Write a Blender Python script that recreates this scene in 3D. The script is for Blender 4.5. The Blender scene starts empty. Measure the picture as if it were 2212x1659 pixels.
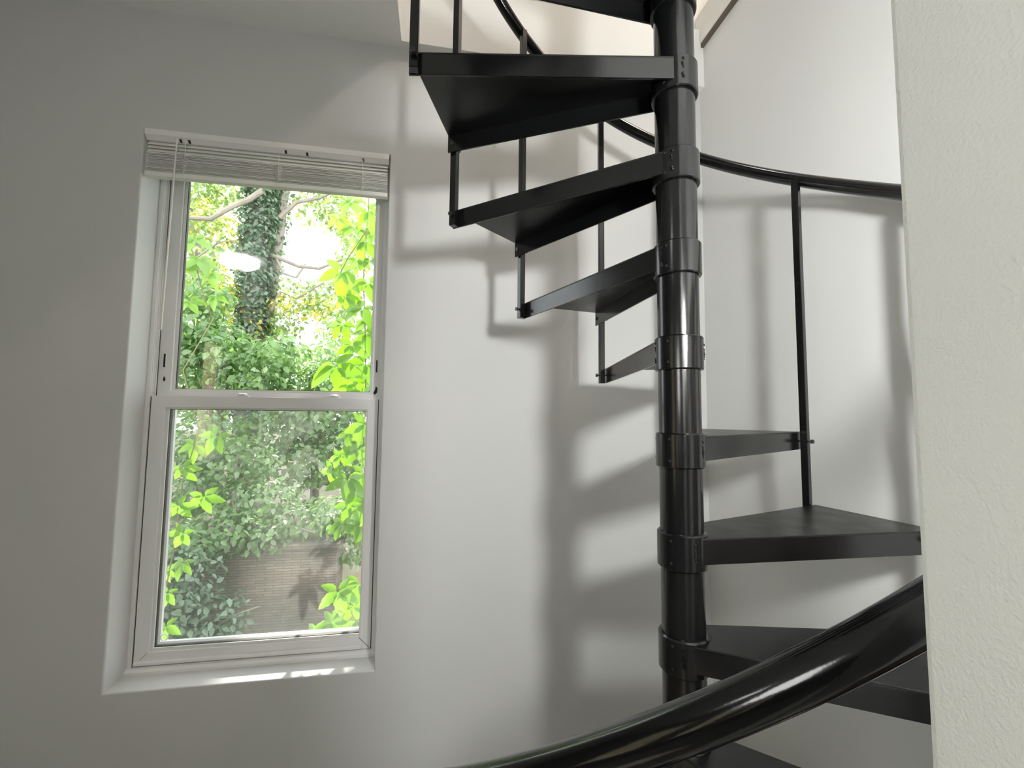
import bpy, bmesh, math, random
import numpy as np
from mathutils import Vector, Matrix

random.seed(7)
rng = np.random.default_rng(11)
SC = bpy.context.scene
COL = SC.collection
R = math.radians

# ------------------------------------------------------------------ camera
# room frame: x runs along the window wall (to the right), y towards that wall, z up from the floor
EYE = 1.5056
TH, PITCH, ROLL, FPX = 0.16914, 0.07092, -0.01038, 930.12
cam = bpy.data.cameras.new('camera')
cam.sensor_fit = 'HORIZONTAL'
cam.sensor_width = 36.0
cam.lens = 36.0 * FPX / 2212.0
cam.clip_start = 0.02
camo = bpy.data.objects.new('camera', cam)
COL.objects.link(camo)
_x = Vector((math.cos(TH), -math.sin(TH), 0))
_f0 = Vector((math.sin(TH), math.cos(TH), 0))
_fw = _f0 * math.cos(PITCH) + Vector((0, 0, 1)) * math.sin(PITCH)
_u = -_f0 * math.sin(PITCH) + Vector((0, 0, 1)) * math.cos(PITCH)
_r = _x * math.cos(ROLL) - _u * math.sin(ROLL)
_up = _x * math.sin(ROLL) + _u * math.cos(ROLL)
M = Matrix.Identity(4)
for i in range(3):
    M[i][0], M[i][1], M[i][2] = _r[i], _up[i], -_fw[i]
M[2][3] = EYE
camo.matrix_world = M
SC.camera = camo

# ------------------------------------------------------------------ light, exposure
SC.view_settings.view_transform = 'Standard'
SC.view_settings.look = 'None'
SC.view_settings.gamma = 1.0
SC.view_settings.exposure = 0.38
SC.view_settings.use_curve_mapping = False
SC.cycles.sample_clamp_indirect = 6.0
SC.cycles.max_bounces = 7
SC.cycles.diffuse_bounces = 4
SC.cycles.glossy_bounces = 3
SC.cycles.transmission_bounces = 4
SC.cycles.transparent_max_bounces = 12
SC.cycles.caustics_reflective = False
SC.cycles.caustics_refractive = False
SC.cycles.use_adaptive_sampling = True
SC.cycles.adaptive_threshold = 0.035

world = bpy.data.worlds.new('hazy_sky')
SC.world = world
world.use_nodes = True
bg = world.node_tree.nodes['Background']
bg.inputs['Color'].default_value = (0.93, 0.97, 1.0, 1)
SKY = 3.3
bg.inputs['Strength'].default_value = SKY

sun = bpy.data.lights.new('sun', 'SUN')
sun.energy = 12.5
sun.color = (1.0, 0.95, 0.86)
sun.angle = R(1.2)
suno = bpy.data.objects.new('sun', sun)
COL.objects.link(suno)
# travels mostly towards -y (into the room) and steeply down
suno.rotation_euler = Vector((0.03, -1.0, -0.92)).to_track_quat('-Z', 'Y').to_euler()
suno.location = (1, 8, 14)

LAMP_ROOM = 10.0        # radiance of the bowl lamp's glass
LAMP_SCONCE = 410.0    # radiance of the sconce globe in the passage
LAMP_FILL = 10.5      # radiance of the added fill lamp's shade
LAMP_UP = 60.0        # watts, pendant upstairs
WARM = (1.0, 0.86, 0.71)
WARM2 = (1.0, 0.94, 0.88)
LAMP_FLUSH = 34.0      # radiance of the upstairs flush lamp
WHITE = (1.0, 1.0, 0.985)


# ------------------------------------------------------------------ materials
def new_mat(name):
    m = bpy.data.materials.new(name)
    m.use_nodes = True
    nt = m.node_tree
    return m, nt, nt.nodes['Principled BSDF']


def paint(name, col, rough=0.6, bump=0.0, scale=300.0, var=0.0, spec=0.5, dist=0.001):
    m, nt, b = new_mat(name)
    b.inputs['Base Color'].default_value = (*col, 1)
    b.inputs['Roughness'].default_value = rough
    b.inputs['Specular IOR Level'].default_value = spec
    if bump or var:
        tc = nt.nodes.new('ShaderNodeTexCoord')
        no = nt.nodes.new('ShaderNodeTexNoise')
        no.inputs['Scale'].default_value = scale
        no.inputs['Detail'].default_value = 3
        nt.links.new(tc.outputs['Object'], no.inputs['Vector'])
        if bump:
            bp = nt.nodes.new('ShaderNodeBump')
            bp.inputs['Strength'].default_value = bump
            bp.inputs['Distance'].default_value = dist
            nt.links.new(no.outputs['Fac'], bp.inputs['Height'])
            nt.links.new(bp.outputs['Normal'], b.inputs['Normal'])
        if var:
            n2 = nt.nodes.new('ShaderNodeTexNoise')
            n2.inputs['Scale'].default_value = 3.0
            nt.links.new(tc.outputs['Object'], n2.inputs['Vector'])
            mx = nt.nodes.new('ShaderNodeMix')
            mx.data_type = 'RGBA'
            mx.inputs[6].default_value = (*[c * (1 - var) for c in col], 1)
            mx.inputs[7].default_value = (*[min(1, c * (1 + var)) for c in col], 1)
            nt.links.new(n2.outputs['Fac'], mx.inputs[0])
            nt.links.new(mx.outputs[2], b.inputs['Base Color'])
    return m


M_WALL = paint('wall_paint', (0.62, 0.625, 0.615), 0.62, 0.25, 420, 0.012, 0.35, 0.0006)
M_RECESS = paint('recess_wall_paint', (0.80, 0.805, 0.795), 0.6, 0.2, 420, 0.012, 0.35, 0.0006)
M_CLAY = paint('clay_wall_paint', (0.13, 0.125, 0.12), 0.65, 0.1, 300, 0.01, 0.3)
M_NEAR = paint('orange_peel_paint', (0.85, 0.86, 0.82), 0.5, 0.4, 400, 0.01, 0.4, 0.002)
M_CEIL = paint('ceiling_paint', (0.86, 0.86, 0.84), 0.7, 0.15, 300, 0.01, 0.3, 0.0006)
M_UP = paint('upper_wall_paint', (0.80, 0.77, 0.73), 0.65, 0.1, 300, 0.01, 0.3, 0.0006)
M_TRIM = paint('trim_paint', (0.84, 0.82, 0.77), 0.4, 0.05, 60)
M_VINYL = paint('white_window_vinyl', (0.84, 0.84, 0.83), 0.32, 0.03, 200, 0.01)
M_DIRTY = paint('grimy_outer_frame', (0.42, 0.43, 0.41), 0.6, 0.05, 60, 0.25)
M_GASKET = paint('dark_gasket', (0.03, 0.025, 0.02), 0.6)
M_SLOT = paint('dark_slot', (0.012, 0.012, 0.012), 0.7)
M_BLIND = paint('blind_slat_plastic', (0.88, 0.87, 0.85), 0.38, 0.02, 80)
M_CORD = paint('ladder_cord', (0.82, 0.80, 0.76), 0.8)
M_STEEL = paint('bolt_steel', (0.02, 0.02, 0.02), 0.3)
M_BRASS = paint('lamp_metal', (0.55, 0.52, 0.48), 0.35)


def wood(name, c1, c2, sc=(1, 14, 1)):
    m, nt, b = new_mat(name)
    tc = nt.nodes.new('ShaderNodeTexCoord')
    mp = nt.nodes.new('ShaderNodeMapping')
    mp.inputs['Scale'].default_value = sc
    no = nt.nodes.new('ShaderNodeTexNoise')
    no.inputs['Scale'].default_value = 3
    no.inputs['Detail'].default_value = 6
    cr = nt.nodes.new('ShaderNodeValToRGB')
    cr.color_ramp.elements[0].color = (*c1, 1)
    cr.color_ramp.elements[1].color = (*c2, 1)
    nt.links.new(tc.outputs['Object'], mp.inputs['Vector'])
    nt.links.new(mp.outputs['Vector'], no.inputs['Vector'])
    nt.links.new(no.outputs['Fac'], cr.inputs['Fac'])
    nt.links.new(cr.outputs['Color'], b.inputs['Base Color'])
    b.inputs['Roughness'].default_value = 0.45
    return m


M_FLOOR = wood('floor_boards', (0.20, 0.19, 0.17), (0.33, 0.31, 0.28))


def black_paint(name, scale_b, rough):
    m, nt, b = new_mat(name)
    b.inputs['Base Color'].default_value = (0.0045, 0.0048, 0.005, 1)
    b.inputs['Specular IOR Level'].default_value = 0.5
    tc = nt.nodes.new('ShaderNodeTexCoord')
    no = nt.nodes.new('ShaderNodeTexNoise')
    no.inputs['Scale'].default_value = scale_b
    no.inputs['Detail'].default_value = 2
    bp = nt.nodes.new('ShaderNodeBump')
    bp.inputs['Strength'].default_value = 0.12
    bp.inputs['Distance'].default_value = 0.0006
    nt.links.new(tc.outputs['Object'], no.inputs['Vector'])
    nt.links.new(no.outputs['Fac'], bp.inputs['Height'])
    nt.links.new(bp.outputs['Normal'], b.inputs['Normal'])
    n2 = nt.nodes.new('ShaderNodeTexNoise')
    n2.inputs['Scale'].default_value = 14
    n2.inputs['Detail'].default_value = 4
    mr = nt.nodes.new('ShaderNodeMapRange')
    mr.inputs['To Min'].default_value = rough * 0.7
    mr.inputs['To Max'].default_value = rough * 1.35
    nt.links.new(tc.outputs['Object'], n2.inputs['Vector'])
    nt.links.new(n2.outputs['Fac'], mr.inputs['Value'])
    nt.links.new(mr.outputs['Result'], b.inputs['Roughness'])
    return m


M_BLACK = black_paint('black_gloss_enamel', 260, 0.17)
M_TREAD = black_paint('black_worn_enamel', 200, 0.34)
M_RAIL = black_paint('black_rail_enamel', 160, 0.13)


def glass(name, tint, refl=1.0):
    m, nt, b = new_mat(name)
    nt.nodes.remove(b)
    out = nt.nodes['Material Output']
    tr = nt.nodes.new('ShaderNodeBsdfTransparent')
    tr.inputs['Color'].default_value = (*tint, 1)
    gl = nt.nodes.new('ShaderNodeBsdfGlossy')
    gl.inputs['Roughness'].default_value = 0.0
    gl.inputs['Color'].default_value = (1, 1, 1, 1)
    ge = nt.nodes.new('ShaderNodeNewGeometry')
    dt = nt.nodes.new('ShaderNodeVectorMath'); dt.operation = 'DOT_PRODUCT'
    nt.links.new(ge.outputs['Normal'], dt.inputs[0]); nt.links.new(ge.outputs['Incoming'], dt.inputs[1])
    ab = nt.nodes.new('ShaderNodeMath'); ab.operation = 'ABSOLUTE'
    nt.links.new(dt.outputs['Value'], ab.inputs[0])
    om = nt.nodes.new('ShaderNodeMath'); om.operation = 'SUBTRACT'; om.inputs[0].default_value = 1.0
    nt.links.new(ab.outputs[0], om.inputs[1])
    pw = nt.nodes.new('ShaderNodeMath'); pw.operation = 'POWER'; pw.inputs[1].default_value = 5.0
    nt.links.new(om.outputs[0], pw.inputs[0])
    fr = nt.nodes.new('ShaderNodeMath'); fr.operation = 'MULTIPLY_ADD'      # Schlick, the same from both sides
    fr.inputs[1].default_value = 0.957; fr.inputs[2].default_value = 0.043
    nt.links.new(pw.outputs[0], fr.inputs[0])
    mu = nt.nodes.new('ShaderNodeMath')
    mu.operation = 'MULTIPLY'
    mu.inputs[1].default_value = refl
    mix = nt.nodes.new('ShaderNodeMixShader')
    nt.links.new(fr.outputs[0], mu.inputs[0])
    nt.links.new(mu.outputs[0], mix.inputs['Fac'])
    nt.links.new(tr.outputs[0], mix.inputs[1])
    nt.links.new(gl.outputs[0], mix.inputs[2])
    nt.links.new(mix.outputs[0], out.inputs['Surface'])
    return m


M_GLASS = glass('window_glass', (0.985, 0.99, 0.985), 1.6)


def screen_mat():
    m, nt, b = new_mat('insect_mesh')
    nt.nodes.remove(b)
    out = nt.nodes['Material Output']
    tr = nt.nodes.new('ShaderNodeBsdfTransparent')
    df = nt.nodes.new('ShaderNodeBsdfDiffuse')
    df.inputs['Color'].default_value = (0.3, 0.31, 0.29, 1)
    tl = nt.nodes.new('ShaderNodeBsdfTranslucent')
    tl.inputs['Color'].default_value = (0.3, 0.31, 0.29, 1)
    ad = nt.nodes.new('ShaderNodeMixShader')
    ad.inputs['Fac'].default_value = 0.5
    mix = nt.nodes.new('ShaderNodeMixShader')
    mix.inputs['Fac'].default_value = 0.16
    nt.links.new(df.outputs[0], ad.inputs[1])
    nt.links.new(tl.outputs[0], ad.inputs[2])
    nt.links.new(tr.outputs[0], mix.inputs[1])
    nt.links.new(ad.outputs[0], mix.inputs[2])
    nt.links.new(mix.outputs[0], out.inputs['Surface'])
    return m


M_SCREEN = screen_mat()


def leaf_mat(name, dark, light, trans, tfac=0.5):
    m, nt, b = new_mat(name)
    nt.nodes.remove(b)
    out = nt.nodes['Material Output']
    ge = nt.nodes.new('ShaderNodeNewGeometry')
    mx = nt.nodes.new('ShaderNodeMix'); mx.data_type = 'RGBA'
    mx.inputs[6].default_value = (*dark, 1); mx.inputs[7].default_value = (*light, 1)
    nt.links.new(ge.outputs['Random Per Island'], mx.inputs[0])
    mt = nt.nodes.new('ShaderNodeMix'); mt.data_type = 'RGBA'
    mt.inputs[6].default_value = (*[c * 0.75 for c in trans], 1); mt.inputs[7].default_value = (*trans, 1)
    nt.links.new(ge.outputs['Random Per Island'], mt.inputs[0])
    df = nt.nodes.new('ShaderNodeBsdfDiffuse')
    nt.links.new(mx.outputs[2], df.inputs['Color'])
    tl = nt.nodes.new('ShaderNodeBsdfTranslucent')
    nt.links.new(mt.outputs[2], tl.inputs['Color'])
    gl = nt.nodes.new('ShaderNodeBsdfGlossy')
    gl.inputs['Roughness'].default_value = 0.35
    gl.inputs['Color'].default_value = (0.9, 0.95, 0.9, 1)
    m1 = nt.nodes.new('ShaderNodeMixShader'); m1.inputs['Fac'].default_value = tfac
    m2 = nt.nodes.new('ShaderNodeMixShader'); m2.inputs['Fac'].default_value = 0.07
    nt.links.new(df.outputs[0], m1.inputs[1]); nt.links.new(tl.outputs[0], m1.inputs[2])
    nt.links.new(m1.outputs[0], m2.inputs[1]); nt.links.new(gl.outputs[0], m2.inputs[2])
    nt.links.new(m2.outputs[0], out.inputs['Surface'])
    return m


M_CREEPER = leaf_mat('creeper_leaf', (0.09, 0.24, 0.015), (0.16, 0.34, 0.025), (0.27, 0.56, 0.015), 0.6)
M_IVY = leaf_mat('ivy_leaf', (0.09, 0.16, 0.10), (0.20, 0.30, 0.20), (0.16, 0.30, 0.12), 0.35)
M_BUSH = leaf_mat('bush_leaf', (0.088, 0.193, 0.061), (0.263, 0.420, 0.175), (0.280, 0.490, 0.123), 0.5)
M_CANOPY = leaf_mat('canopy_leaf', (0.140, 0.245, 0.088), (0.350, 0.473, 0.193), (0.420, 0.595, 0.158), 0.55)
M_YELLOW = leaf_mat('yellowing_leaf', (0.350, 0.350, 0.052), (0.525, 0.490, 0.088), (0.735, 0.700, 0.070), 0.55)
M_BARK = wood('bark', (0.08, 0.07, 0.06), (0.24, 0.22, 0.19), (6, 6, 1))
M_BRANCH = wood('pale_bark', (0.17, 0.15, 0.12), (0.36, 0.32, 0.27), (4, 4, 1))
M_STEM = paint('vine_stem', (0.20, 0.17, 0.08), 0.7)


def brick_mat():
    m, nt, b = new_mat('weathered_shingle_wall')
    tc = nt.nodes.new('ShaderNodeTexCoord')
    mp = nt.nodes.new('ShaderNodeMapping')
    mp.inputs['Rotation'].default_value = (R(90), 0, 0)
    br = nt.nodes.new('ShaderNodeTexBrick')
    br.inputs['Scale'].default_value = 1.0
    br.inputs['Brick Width'].default_value = 0.13
    br.inputs['Row Height'].default_value = 0.021
    br.inputs['Mortar Size'].default_value = 0.0026
    br.inputs['Color1'].default_value = (0.125, 0.108, 0.095, 1)
    br.inputs['Color2'].default_value = (0.18, 0.155, 0.138, 1)
    br.inputs['Mortar'].default_value = (0.07, 0.06, 0.052, 1)
    nt.links.new(tc.outputs['Object'], mp.inputs['Vector'])
    nt.links.new(mp.outputs['Vector'], br.inputs['Vector'])
    no = nt.nodes.new('ShaderNodeTexNoise')
    no.inputs['Scale'].default_value = 2.2
    no.inputs['Detail'].default_value = 7
    nt.links.new(tc.outputs['Object'], no.inputs['Vector'])
    cr = nt.nodes.new('ShaderNodeValToRGB')
    cr.color_ramp.elements[0].position = 0.38
    cr.color_ramp.elements[0].color = (0.45, 0.45, 0.45, 1)
    cr.color_ramp.elements[1].position = 0.62
    cr.color_ramp.elements[1].color = (1.5, 1.42, 1.36, 1)
    nt.links.new(no.outputs['Fac'], cr.inputs['Fac'])
    mx = nt.nodes.new('ShaderNodeMix'); mx.data_type = 'RGBA'; mx.blend_type = 'MULTIPLY'
    mx.inputs[0].default_value = 1.0
    nt.links.new(br.outputs['Color'], mx.inputs[6]); nt.links.new(cr.outputs['Color'], mx.inputs[7])
    nt.links.new(mx.outputs[2], b.inputs['Base Color'])
    b.inputs['Roughness'].default_value = 0.9
    return m


M_BRICK = brick_mat()
M_TAN = paint('tan_board', (0.62, 0.46, 0.34), 0.8, 0.2, 40, 0.12)
M_SIDING = paint('tan_siding', (0.85, 0.70, 0.42), 0.7, 0.1, 40, 0.08)
M_GROUND = paint('garden_soil', (0.06, 0.055, 0.035), 0.95, 0.5, 8, 0.3)


def emit_mat(name, col, strength):
    m, nt, b = new_mat(name)
    b.inputs['Base Color'].default_value = (0.8, 0.8, 0.78, 1)
    b.inputs['Emission Color'].default_value = (*col, 1)
    b.inputs['Emission Strength'].default_value = strength
    return m


# ------------------------------------------------------------------ mesh helpers
def box(bm, x0, x1, y0, y1, z0, z1):
    v = [bm.verts.new((x, y, z)) for z in (z0, z1) for y in (y0, y1) for x in (x0, x1)]
    for f in ((0, 2, 3, 1), (4, 5, 7, 6), (0, 1, 5, 4), (2, 6, 7, 3), (0, 4, 6, 2), (1, 3, 7, 5)):
        bm.faces.new([v[i] for i in f])
    return v


def prism(bm, pts, z0, z1):
    a = [bm.verts.new((p[0], p[1], z0)) for p in pts]
    b = [bm.verts.new((p[0], p[1], z1)) for p in pts]
    n = len(pts)
    bm.faces.new(a[::-1]); bm.faces.new(b)
    for i in range(n):
        bm.faces.new((a[i], a[(i + 1) % n], b[(i + 1) % n], b[i]))


def profile_x(bm, pts, x0, x1):
    """extrude a (y,z) outline along x"""
    a = [bm.verts.new((x0, p[0], p[1])) for p in pts]
    b = [bm.verts.new((x1, p[0], p[1])) for p in pts]
    n = len(pts)
    bm.faces.new(a); bm.faces.new(b[::-1])
    for i in range(n):
        bm.faces.new((a[i], b[i], b[(i + 1) % n], a[(i + 1) % n]))


def frame_ring(bm, o, i, y0, y1):
    """flat frame in x,z: o / i = (x0,x1,z0,z1) outer and inner; depth y0..y1"""
    def rect(r, y):
        return [bm.verts.new(p) for p in ((r[0], y, r[2]), (r[1], y, r[2]), (r[1], y, r[3]), (r[0], y, r[3]))]
    of, inf, ob, inb = rect(o, y0), rect(i, y0), rect(o, y1), rect(i, y1)
    for k in range(4):
        j = (k + 1) % 4
        bm.faces.new((of[k], of[j], inf[j], inf[k]))
        bm.faces.new((ob[j], ob[k], inb[k], inb[j]))
        bm.faces.new((of[j], of[k], ob[k], ob[j]))
        bm.faces.new((inf[k], inf[j], inb[j], inb[k]))
    return inf, inb


def lathe(bm, prof, seg=32, cx=0, cy=0, cap=True):
    rings = []
    for r, z in prof:
        rings.append([bm.verts.new((cx + r * math.cos(2 * math.pi * k / seg), cy + r * math.sin(2 * math.pi * k / seg), z)) for k in range(seg)])
    for a, b in zip(rings, rings[1:]):
        for k in range(seg):
            j = (k + 1) % seg
            bm.faces.new((a[k], a[j], b[j], b[k]))
    if cap:
        bm.faces.new(rings[0][::-1]); bm.faces.new(rings[-1])


def tube(bm, pts, radii, seg=12, cap=True):
    pts = [Vector(p) for p in pts]
    if not hasattr(radii, '__len__'):
        radii = [radii] * len(pts)
    rings = []
    ref = Vector((0, 0, 1))
    for k, p in enumerate(pts):
        t = (pts[min(k + 1, len(pts) - 1)] - pts[max(k - 1, 0)]).normalized()
        if abs(t.dot(ref)) > 0.97:
            ref = Vector((1, 0, 0))
        a = t.cross(ref).normalized()
        b = a.cross(t)
        rings.append([bm.verts.new(p + (a * math.cos(2 * math.pi * j / seg) + b * math.sin(2 * math.pi * j / seg)) * radii[k]) for j in range(seg)])
    for r0, r1 in zip(rings, rings[1:]):
        for j in range(seg):
            i = (j + 1) % seg
            bm.faces.new((r0[j], r0[i], r1[i], r1[j]))
    if cap:
        bm.faces.new(rings[0][::-1]); bm.faces.new(rings[-1])


def mesh_of(name, fn, mat, smooth=False, bevel=0.0):
    bm = bmesh.new()
    fn(bm)
    bmesh.ops.recalc_face_normals(bm, faces=bm.faces)
    if bevel:
        ed = [e for e in bm.edges if len(e.link_faces) == 2 and e.calc_face_angle(0) > 0.6]
        bmesh.ops.bevel(bm, geom=ed, offset=bevel, segments=2, profile=0.6, affect='EDGES', clamp_overlap=True)
    me = bpy.data.meshes.new(name)
    bm.to_mesh(me); bm.free()
    if smooth:
        for p in me.polygons:
            p.use_smooth = True
        me.set_sharp_from_angle(angle=R(38))
    me.materials.append(mat)
    return me


def link(name, me, parent=None, label=None, cat=None, group=None, kind=None, loc=None, rot=None):
    o = bpy.data.objects.new(name, me)
    COL.objects.link(o)
    if parent is not None:
        o.parent = parent
    if loc is not None:
        o.location = loc
    if rot is not None:
        o.rotation_euler = rot
    for k, v in (('label', label), ('category', cat), ('group', group), ('kind', kind)):
        if v:
            o[k] = v
    return o


def obj(name, fn, mat, parent=None, smooth=False, bevel=0.0, **kw):
    return link(name, mesh_of(name, fn, mat, smooth, bevel), parent, **kw)


def raw_mesh(name, verts, faces, mat):
    me = bpy.data.meshes.new(name)
    me.from_pydata(verts, [], faces)
    me.materials.append(mat)
    return me


# ------------------------------------------------------------------ the rooms
WALL_Y = 1.769       # inner face of the window wall
RIGHT_X = 1.195
CEIL = EYE + 1.540
UPF = EYE + 1.820    # upper floor level
UPC = EYE + 4.30
WX0, WX1 = -1.118, -0.218        # window opening
WZ0, WZ1 = EYE - 0.975, EYE + 1.064
BACK_Y = -5.0
LEFT_X = -3.0
EDGE_X, EDGE_Y = 0.2905, 0.2230  # free end of the partition beside the camera


def wall_far_fn(bm):
    inf, inb = frame_ring(bm, (LEFT_X - 0.15, 3.15, 0.0, UPC + 0.1), (WX0, WX1, WZ0, WZ1), WALL_Y, WALL_Y + 0.235)
    ed = []
    for k in range(4):
        e = bm.edges.get((inf[k], inf[(k + 1) % 4]))
        ed.append(e)
    bmesh.ops.bevel(bm, geom=ed, offset=0.007, segments=4, profile=0.5, affect='EDGES')


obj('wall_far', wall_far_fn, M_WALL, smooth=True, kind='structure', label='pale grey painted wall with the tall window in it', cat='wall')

# right wall of the stair recess and passage, ends at the upper floor
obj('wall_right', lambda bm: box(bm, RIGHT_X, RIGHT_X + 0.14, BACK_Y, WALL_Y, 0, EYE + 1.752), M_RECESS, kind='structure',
    label='smooth pale wall closing the stair recess behind the handrail', cat='wall')
_tr = obj('trim_1', lambda bm: box(bm, RIGHT_X - 0.02, RIGHT_X + 0.16, 0.22, WALL_Y, EYE + 1.752, EYE + 1.90), M_TRIM, kind='structure', bevel=0.003,
    label='cream trim board along the top of the stair recess wall', cat='trim')
obj('under_shade', lambda bm: box(bm, RIGHT_X - 0.014, RIGHT_X + 0.01, 0.23, WALL_Y - 0.002, EYE + 1.732, EYE + 1.752), paint('painted_shade_line', (0.10, 0.08, 0.06), 0.6), _tr)  # dark strip paints in the shade line under the trim
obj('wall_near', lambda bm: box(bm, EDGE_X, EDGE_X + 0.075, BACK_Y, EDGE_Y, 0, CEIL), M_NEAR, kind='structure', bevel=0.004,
    label='bright textured partition end close beside the stair', cat='wall')


def panel_wall(bm, u0, u1, z0, z1, holes):
    """upright slab in local x,z (0.2 deep along y) with rectangular window holes, one connected mesh"""
    us = sorted({u0, u1, *[h[0] for h in holes], *[h[1] for h in holes]})
    zs_ = sorted({z0, z1, *[h[2] for h in holes], *[h[3] for h in holes]})
    inside = lambda a, b: any(h[0] <= a < h[1] and h[2] <= b < h[3] for h in holes)
    V = {}
    def vert(i, j, k):
        if (i, j, k) not in V:
            V[(i, j, k)] = bm.verts.new((us[i], 0.2 * k, zs_[j]))
        return V[(i, j, k)]
    solid = lambda i, j: 0 <= i < len(us) - 1 and 0 <= j < len(zs_) - 1 and not inside(us[i], zs_[j])
    for i in range(len(us) - 1):
        for j in range(len(zs_) - 1):
            if not solid(i, j):
                continue
            bm.faces.new([vert(i, j, 0), vert(i + 1, j, 0), vert(i + 1, j + 1, 0), vert(i, j + 1, 0)])
            bm.faces.new([vert(i, j, 1), vert(i, j + 1, 1), vert(i + 1, j + 1, 1), vert(i + 1, j, 1)])
            for di, dj, e in ((-1, 0, ((i, j), (i, j + 1))), (1, 0, ((i + 1, j), (i + 1, j + 1))), (0, -1, ((i, j), (i + 1, j))), (0, 1, ((i, j + 1), (i + 1, j + 1)))):
                if not solid(i + di, j + dj):
                    (a, b), (c, d) = e
                    bm.faces.new([vert(a, b, 0), vert(c, d, 0), vert(c, d, 1), vert(a, b, 1)])


LEFT_WINDOWS = ((-3.02, -2.24), (-4.62, -4.12), (-1.45, -0.35))  # last one is an unseen extra, added to bring daylight onto the partition
obj('wall_left', lambda bm: panel_wall(bm, BACK_Y - 0.2, WALL_Y, 0.0, UPC + 0.1, [(a, b, EYE - 0.72, EYE + 1.02) for a, b in LEFT_WINDOWS]), M_CLAY, kind='structure',
    label='dark clay coloured side wall of the room, out of view', cat='wall', loc=(LEFT_X, 0, 0), rot=(0, 0, R(90)))
obj('wall_back', lambda bm: box(bm, LEFT_X - 0.2, 3.15, BACK_Y - 0.2, BACK_Y, 0, UPC + 0.1), M_CLAY, kind='structure', label='dark clay coloured wall behind the viewer', cat='wall')
obj('wall_upper', lambda bm: box(bm, 3.0, 3.15, BACK_Y, WALL_Y, CEIL, UPC + 0.1), M_UP, kind='structure', label='upstairs side wall, out of view', cat='wall')
obj('floor', lambda bm: box(bm, LEFT_X, RIGHT_X + 0.14, BACK_Y, WALL_Y, -0.12, 0.0), M_FLOOR, kind='structure', label='grey-brown wooden floor of the room', cat='floor')


M_DOOR = wood('dark_door_wood', (0.03, 0.018, 0.012), (0.07, 0.042, 0.028), (8, 8, 1))
dr = obj('added_door_1', lambda bm: box(bm, RIGHT_X - 0.006, RIGHT_X + 0.002, -0.42, 0.52, 0.0, 2.03), M_DOOR, kind='structure', label='dark wooden door added out of view in the passage to darken reflections', cat='door')  # unseen door, added so the stair steel mirrors something dark
for z0_, z1_ in ((0.15, 0.95), (1.10, 1.90)):
    obj('door_panel', lambda bm: frame_ring(bm, (-0.30, 0.40, z0_, z1_), (-0.25, 0.35, z0_ + 0.05, z1_ - 0.05), 0.0, 0.008), M_DOOR, dr, rot=(0, 0, R(90)), loc=(RIGHT_X - 0.006, 0, 0))
obj('door_knob', lambda bm: tube(bm, [(RIGHT_X - 0.006, 0.45, 1.0), (RIGHT_X - 0.04, 0.45, 1.0), (RIGHT_X - 0.045, 0.45, 1.0), (RIGHT_X - 0.065, 0.45, 1.0)], [0.010, 0.010, 0.026, 0.018], 20), M_BRASS, dr, smooth=True)


def slab_fn(bm):
    o = (LEFT_X, 3.0, BACK_Y, WALL_Y)
    i = (-0.183, RIGHT_X + 0.07, EDGE_Y, 1.735)
    frame_ring(bm, o, i, CEIL, UPF)
    for v in bm.verts:
        v.co = Vector((v.co.x, v.co.z, v.co.y))


obj('ceiling', slab_fn, M_CEIL, kind='structure', label='pale ceiling with the square stair opening', cat='ceiling')
obj('ceiling_upper', lambda bm: box(bm, LEFT_X, 3.0, BACK_Y, WALL_Y, UPC, UPC + 0.1), M_CEIL, kind='structure', label='upstairs ceiling, out of view', cat='ceiling')


# ------------------------------------------------------------------ windows
def portal(loc, rot, sx, sy):
    l = bpy.data.lights.new('daylight_portal', 'AREA')
    l.shape = 'RECTANGLE'
    l.size, l.size_y = sx, sy
    l.cycles.is_portal = True
    o = bpy.data.objects.new('daylight_portal', l)
    COL.objects.link(o)
    o.location = loc
    o.rotation_euler = rot


Y = WALL_Y
E0 = EYE
win = link('window_1', None, loc=(0, 0, 0), kind='structure', label='tall white double-hung window with a raised blind above', cat='window')
FX0, FX1, FZ0, FZ1 = WX0, WX1, WZ0, WZ1
obj('window_frame', lambda bm: frame_ring(bm, (FX0, FX1, FZ0, FZ1), (FX0 + 0.014, FX1 - 0.028, FZ0 + 0.022, FZ1 - 0.02), Y + 0.113, Y + 0.215), M_VINYL, win, bevel=0.0015)
# stepped sill lip under the lower sash
obj('sill_strip', lambda bm: profile_x(bm, [(Y + 0.100, FZ0), (Y + 0.118, FZ0), (Y + 0.118, FZ0 + 0.021), (Y + 0.108, FZ0 + 0.019), (Y + 0.100, FZ0 + 0.010)], FX0, FX1), M_VINYL, win)
# ridged balance tracks on both jambs, only seen above the lower sash
for sx, x in ((1, FX0 + 0.014), (-1, FX1 - 0.028)):
    for k, (d0, d1, pr) in enumerate(((0.117, 0.121, 0.003), (0.128, 0.132, 0.0035), (0.139, 0.147, 0.003))):
        obj('balance_track', lambda bm: box(bm, min(x, x + sx * pr), max(x, x + sx * pr), Y + d0, Y + d1, E0 + 0.07, FZ1 - 0.02), M_VINYL, win, bevel=0.0008)

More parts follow.
